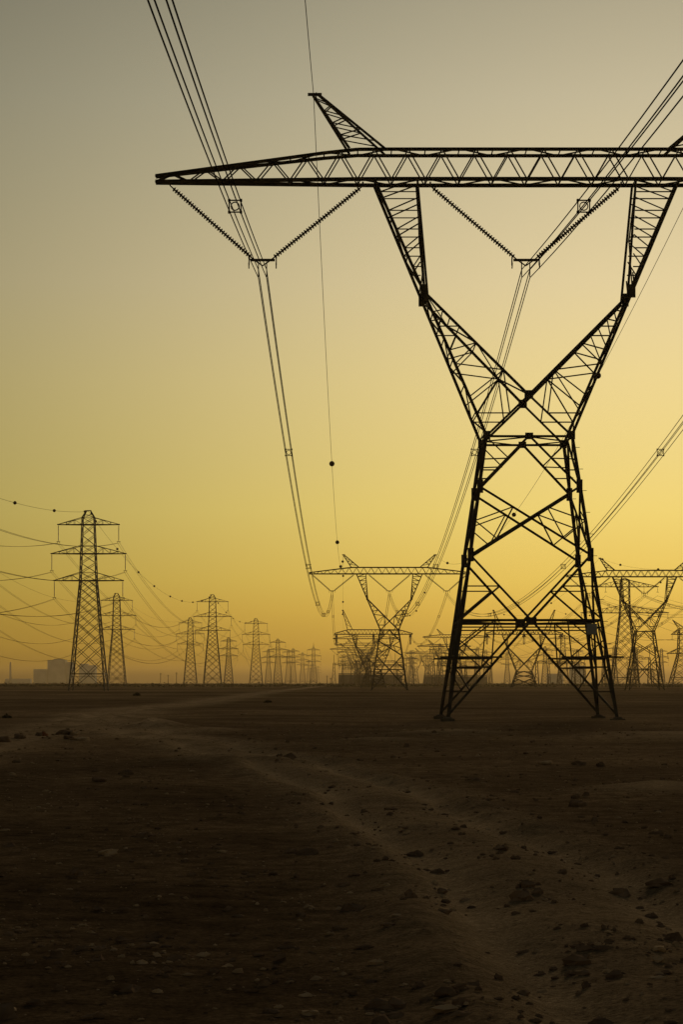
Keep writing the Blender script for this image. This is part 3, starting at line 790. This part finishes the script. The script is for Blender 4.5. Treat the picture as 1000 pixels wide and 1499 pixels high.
def rock(x, y, sx, sy, sz, ma, lab, seed=0, group='clods and stones beside the track'):
    m = MB(); m.sphere((0, 0, 0), 1, 22, 14); vs = []
    for v in m.v:
        p = V(v); q = p + V((seed * 3.1, seed, 0))
        k = 1 + .40 * noise.noise(q * 1.3) + .26 * noise.noise(q * 3.1) + .12 * noise.noise(q * 7)
        p = p * k; c8 = noise.cell_vector(q * 1.1); p.z = max(-.55, min(p.z, .5 + .35 * noise.noise(q * .9) + .25 * p.x * (1 if seed % 2 else -1)))
        vs.append((p.x * sx, p.y * sy, p.z * sz))
    m.v = vs; o = m.build('rock', ma); o.location = (x, y, gz(x, y) + sz * .22); tag(o, lab, 'rock', group)
rock(-12.75, 95.6, .22, .3, .24, STONED, 'dark upright clod beside the reddish one near the left edge', 1)
RED = noisy('reddish_clod', (.16, .06, .035), (.26, .10, .055), 4, .95, bump=.5, spec=0)
rock(-12.35, 94, .12, .2, .26, RED, 'small reddish clod between two dark ones near the left edge', 2)
rock(-11.9, 96.8, .38, .4, .26, STONED, 'broad dark clod right of the reddish one', 3)
rock(-11.45, 96.6, .2, .3, .22, STONE, 'small pale clod at the right of the broad dark one', 4)
rock(-10.15, 87.5, .36, .4, .15, STONE, 'flat pale slab lying nearest the bottom left', 5)
rock(-10.7, 88.3, .2, .3, .17, STONED, 'dark clod touching the left end of the flat pale slab', 6)
rock(-12.75, 84.6, .3, .4, .2, STONED, 'dark clod at the very left edge', 7)
rock(-12.55, 87.9, .22, .3, .2, STONED, 'rounded dark clod between the left edge and the reddish one', 8)
rock(-6.7, 154, .2, .25, .12, STONE, 'tiny pale stone alone on the plain right of the track', 9)
for i, (x, y, s, lab) in enumerate(((4.3, 41, .16, 'palest stone on the near sand right of the track'), (-3.1, 30, .12, 'small stone on the near sand at the left'), (1.0, 22, .07, 'smallest stone on the near sand beside the rut'), (5.6, 62, .2, 'low stone on the near sand under the huge pylon'), (-5.6, 52, .17, 'brown stone on the near sand below the flat pale slab'), (2.6, 18.5, .06, 'small stone on the sand at the bottom right corner'))):
    rock(x, y, s, s * 1.2, s * .7, STONE if i % 2 else STONED, lab, 20 + i, 'stones on the near sand')
def gravel(name, n, mt, sizes):      # strewn on the near sand, partly sunk
    m = MB()
    for _ in range(n):
        y = 11 + 110 * random.random() ** 1.5; x = random.uniform(-.18, .18) * y + random.gauss(0, .4)
        if noise.noise(V((x * .5, y * .35, 4))) < random.uniform(-.5, .25): continue
        s_ = random.choice(sizes) * random.lognormvariate(0, .35); a = random.random() * 6; fl = random.uniform(.35, .8)
        c = V((x, y, gz(x, y) + s_ * .08)); st = random.uniform(.7, 1.5)
        def ring(r, z): return [c + V((math.cos(a + k * 1.047) * s_ * r * st * random.uniform(.5, 1.3), math.sin(a + k * 1.047) * s_ * r * random.uniform(.5, 1.3), z * s_ * fl * random.uniform(.55, 1.3))) for k in range(6)]
        pts = ring(1, -.3) + ring(.95, .45) + ring(.5, .95)
        f = [(r * 6 + k, r * 6 + (k + 1) % 6, r * 6 + 6 + (k + 1) % 6, r * 6 + 6 + k) for r in (0, 1) for k in range(6)] + [tuple(range(12, 18))]
        m.add(pts, f)
    tag(m.build(name, mt), None, None, None, 'stuff')
gravel('gravel', 9000, STONED, (.008, .010, .012, .016, .022, .04))
gravel('pale_gravel', 5000, STONE, (.007, .009, .012, .018, .03))
gravel('rubble', 260, STONED, (.05, .07, .10))

# ------------------------------------------------------------------ haze
m = MB(); m.box((0, 4150, 31), (19000, 10900, 66)); hz = m.build('haze', None); hz['kind'] = 'stuff'
hm = bpy.data.materials.new('dusty_air'); hm.use_nodes = True; nt = hm.node_tree; nt.nodes.clear()
ov = nt.nodes.new('ShaderNodeOutputMaterial'); pv = nt.nodes.new('ShaderNodeVolumePrincipled')
pv.inputs['Color'].default_value = (.96, .71, .36, 1); pv.inputs['Density'].default_value = .000042; pv.inputs['Anisotropy'].default_value = .6
nt.links.new(pv.outputs['Volume'], ov.inputs['Volume']); hz.data.materials.append(hm)

# ------------------------------------------------------------------ sky and sun
SUN_AZ, SUN_EL = R(11), R(13)
w = bpy.data.worlds.new('World'); S.world = w; w.use_nodes = True; nt = w.node_tree; nt.nodes.clear(); N = nt.nodes.new; L = nt.links.new
out = N('ShaderNodeOutputWorld'); bg = N('ShaderNodeBackground'); bg.inputs['Strength'].default_value = .1; L(bg.outputs[0], out.inputs['Surface'])
sky = N('ShaderNodeTexSky'); sky.sky_type = 'NISHITA'; sky.sun_disc = False; sky.sun_elevation = SUN_EL; sky.sun_rotation = SUN_AZ
sky.dust_density = 6; sky.air_density = 1.5; sky.ozone_density = .5
tc = N('ShaderNodeTexCoord'); sx = N('ShaderNodeSeparateXYZ'); L(tc.outputs['Generated'], sx.inputs[0])
mr = N('ShaderNodeMapRange'); mr.inputs['From Min'].default_value = 0; mr.inputs['From Max'].default_value = .4; L(sx.outputs['Z'], mr.inputs['Value'])
rp = N('ShaderNodeValToRGB'); L(mr.outputs[0], rp.inputs['Fac'])
def lin(c): return tuple(((v / 255 + .055) / 1.055) ** 2.4 if v > 10 else v / 255 / 12.92 for v in c)
stops = [(0.0, (95, 66, 18)), (.0033, (112, 80, 22)), (.0075, (176, 132, 44)), (.0164, (211, 164, 64)), (.0315, (229, 185, 79)), (.045, (236, 199, 93)), (.0755, (239, 212, 118)), (.097, (235, 211, 130)), (.133, (232, 211, 146)), (.174, (224, 207, 161)), (.25, (201, 192, 163)), (.4, (120, 124, 118))]
el = rp.color_ramp.elements
while len(el) < len(stops): el.new(.5)
for e_, (z, c) in zip(el, stops): e_.position = z / .4; e_.color = (*lin(c), 1)
def math_(op, a, b=None):
    n = N('ShaderNodeMath'); n.operation = op
    for i, q in enumerate((a, b)):
        if q is None: continue
        if isinstance(q, (int, float)): n.inputs[i].default_value = q
        else: L(q, n.inputs[i])
    return n.outputs[0]
dp = N('ShaderNodeVectorMath'); dp.operation = 'DOT_PRODUCT'; L(tc.outputs['Generated'], dp.inputs[0])
ga, ge = R(9.5), R(5); dp.inputs[1].default_value = (math.sin(ga) * math.cos(ge), math.cos(ga) * math.cos(ge), math.sin(ge))
th2 = math_('MULTIPLY', math_('SUBTRACT', 1.0, dp.outputs['Value']), 2.0)
glow = [math_('ADD', math_('MULTIPLY', math_('POWER', math.e, math_('MULTIPLY', th2, -1 / sg ** 2)), .80), .20) for sg in (.332, .342, .338)]
gm = N('ShaderNodeMix'); gm.data_type = 'RGBA'; gm.blend_type = 'MULTIPLY'; gm.inputs[0].default_value = 1
L(rp.outputs['Color'], gm.inputs[6])
cb = N('ShaderNodeCombineColor'); [L(glow[i], cb.inputs[i]) for i in range(3)]; L(cb.outputs[0], gm.inputs[7])
sc = N('ShaderNodeMix'); sc.data_type = 'RGBA'; sc.blend_type = 'MULTIPLY'; sc.inputs[0].default_value = 1; sc.inputs[7].default_value = (9.6, 9.6, 9.6, 1); L(gm.outputs[2], sc.inputs[6])
mx = N('ShaderNodeMix'); mx.data_type = 'RGBA'; mx.inputs[0].default_value = .988; L(sky.outputs[0], mx.inputs[6]); L(sc.outputs[2], mx.inputs[7])
L(mx.outputs[2], bg.inputs['Color'])
ld = bpy.data.lights.new('sun', 'SUN'); ld.energy = 1.0; ld.angle = R(10); ld.color = (1, .80, .52)
so = bpy.data.objects.new('sun', ld); COL.objects.link(so)
d = V((math.sin(SUN_AZ) * math.cos(SUN_EL), math.cos(SUN_AZ) * math.cos(SUN_EL), math.sin(SUN_EL)))
so.rotation_euler = (-d).to_track_quat('-Z', 'Y').to_euler(); so.location = (40, 80, 60)

# ------------------------------------------------------------------ camera
cd = bpy.data.cameras.new('camera'); cam = bpy.data.objects.new('camera', cd); COL.objects.link(cam)
cam.location = (0, 0, 2.2); cam.rotation_euler = (R(90), 0, 0)
cd.sensor_fit = 'HORIZONTAL'; cd.sensor_width = 36; cd.lens = 36 * 3.3; cd.shift_y = .2495; cd.clip_start = .5; cd.clip_end = 40000
S.camera = cam
S.view_settings.view_transform = 'Standard'; S.view_settings.look = 'None'; S.view_settings.exposure = 0; S.view_settings.gamma = 1
S.render.engine = 'CYCLES'
S.cycles.use_denoising = True
try: S.cycles.denoiser = 'OPENIMAGEDENOISE'
except Exception: pass
S.cycles.volume_bounces = 1; S.cycles.max_bounces = 6; S.cycles.diffuse_bounces = 2
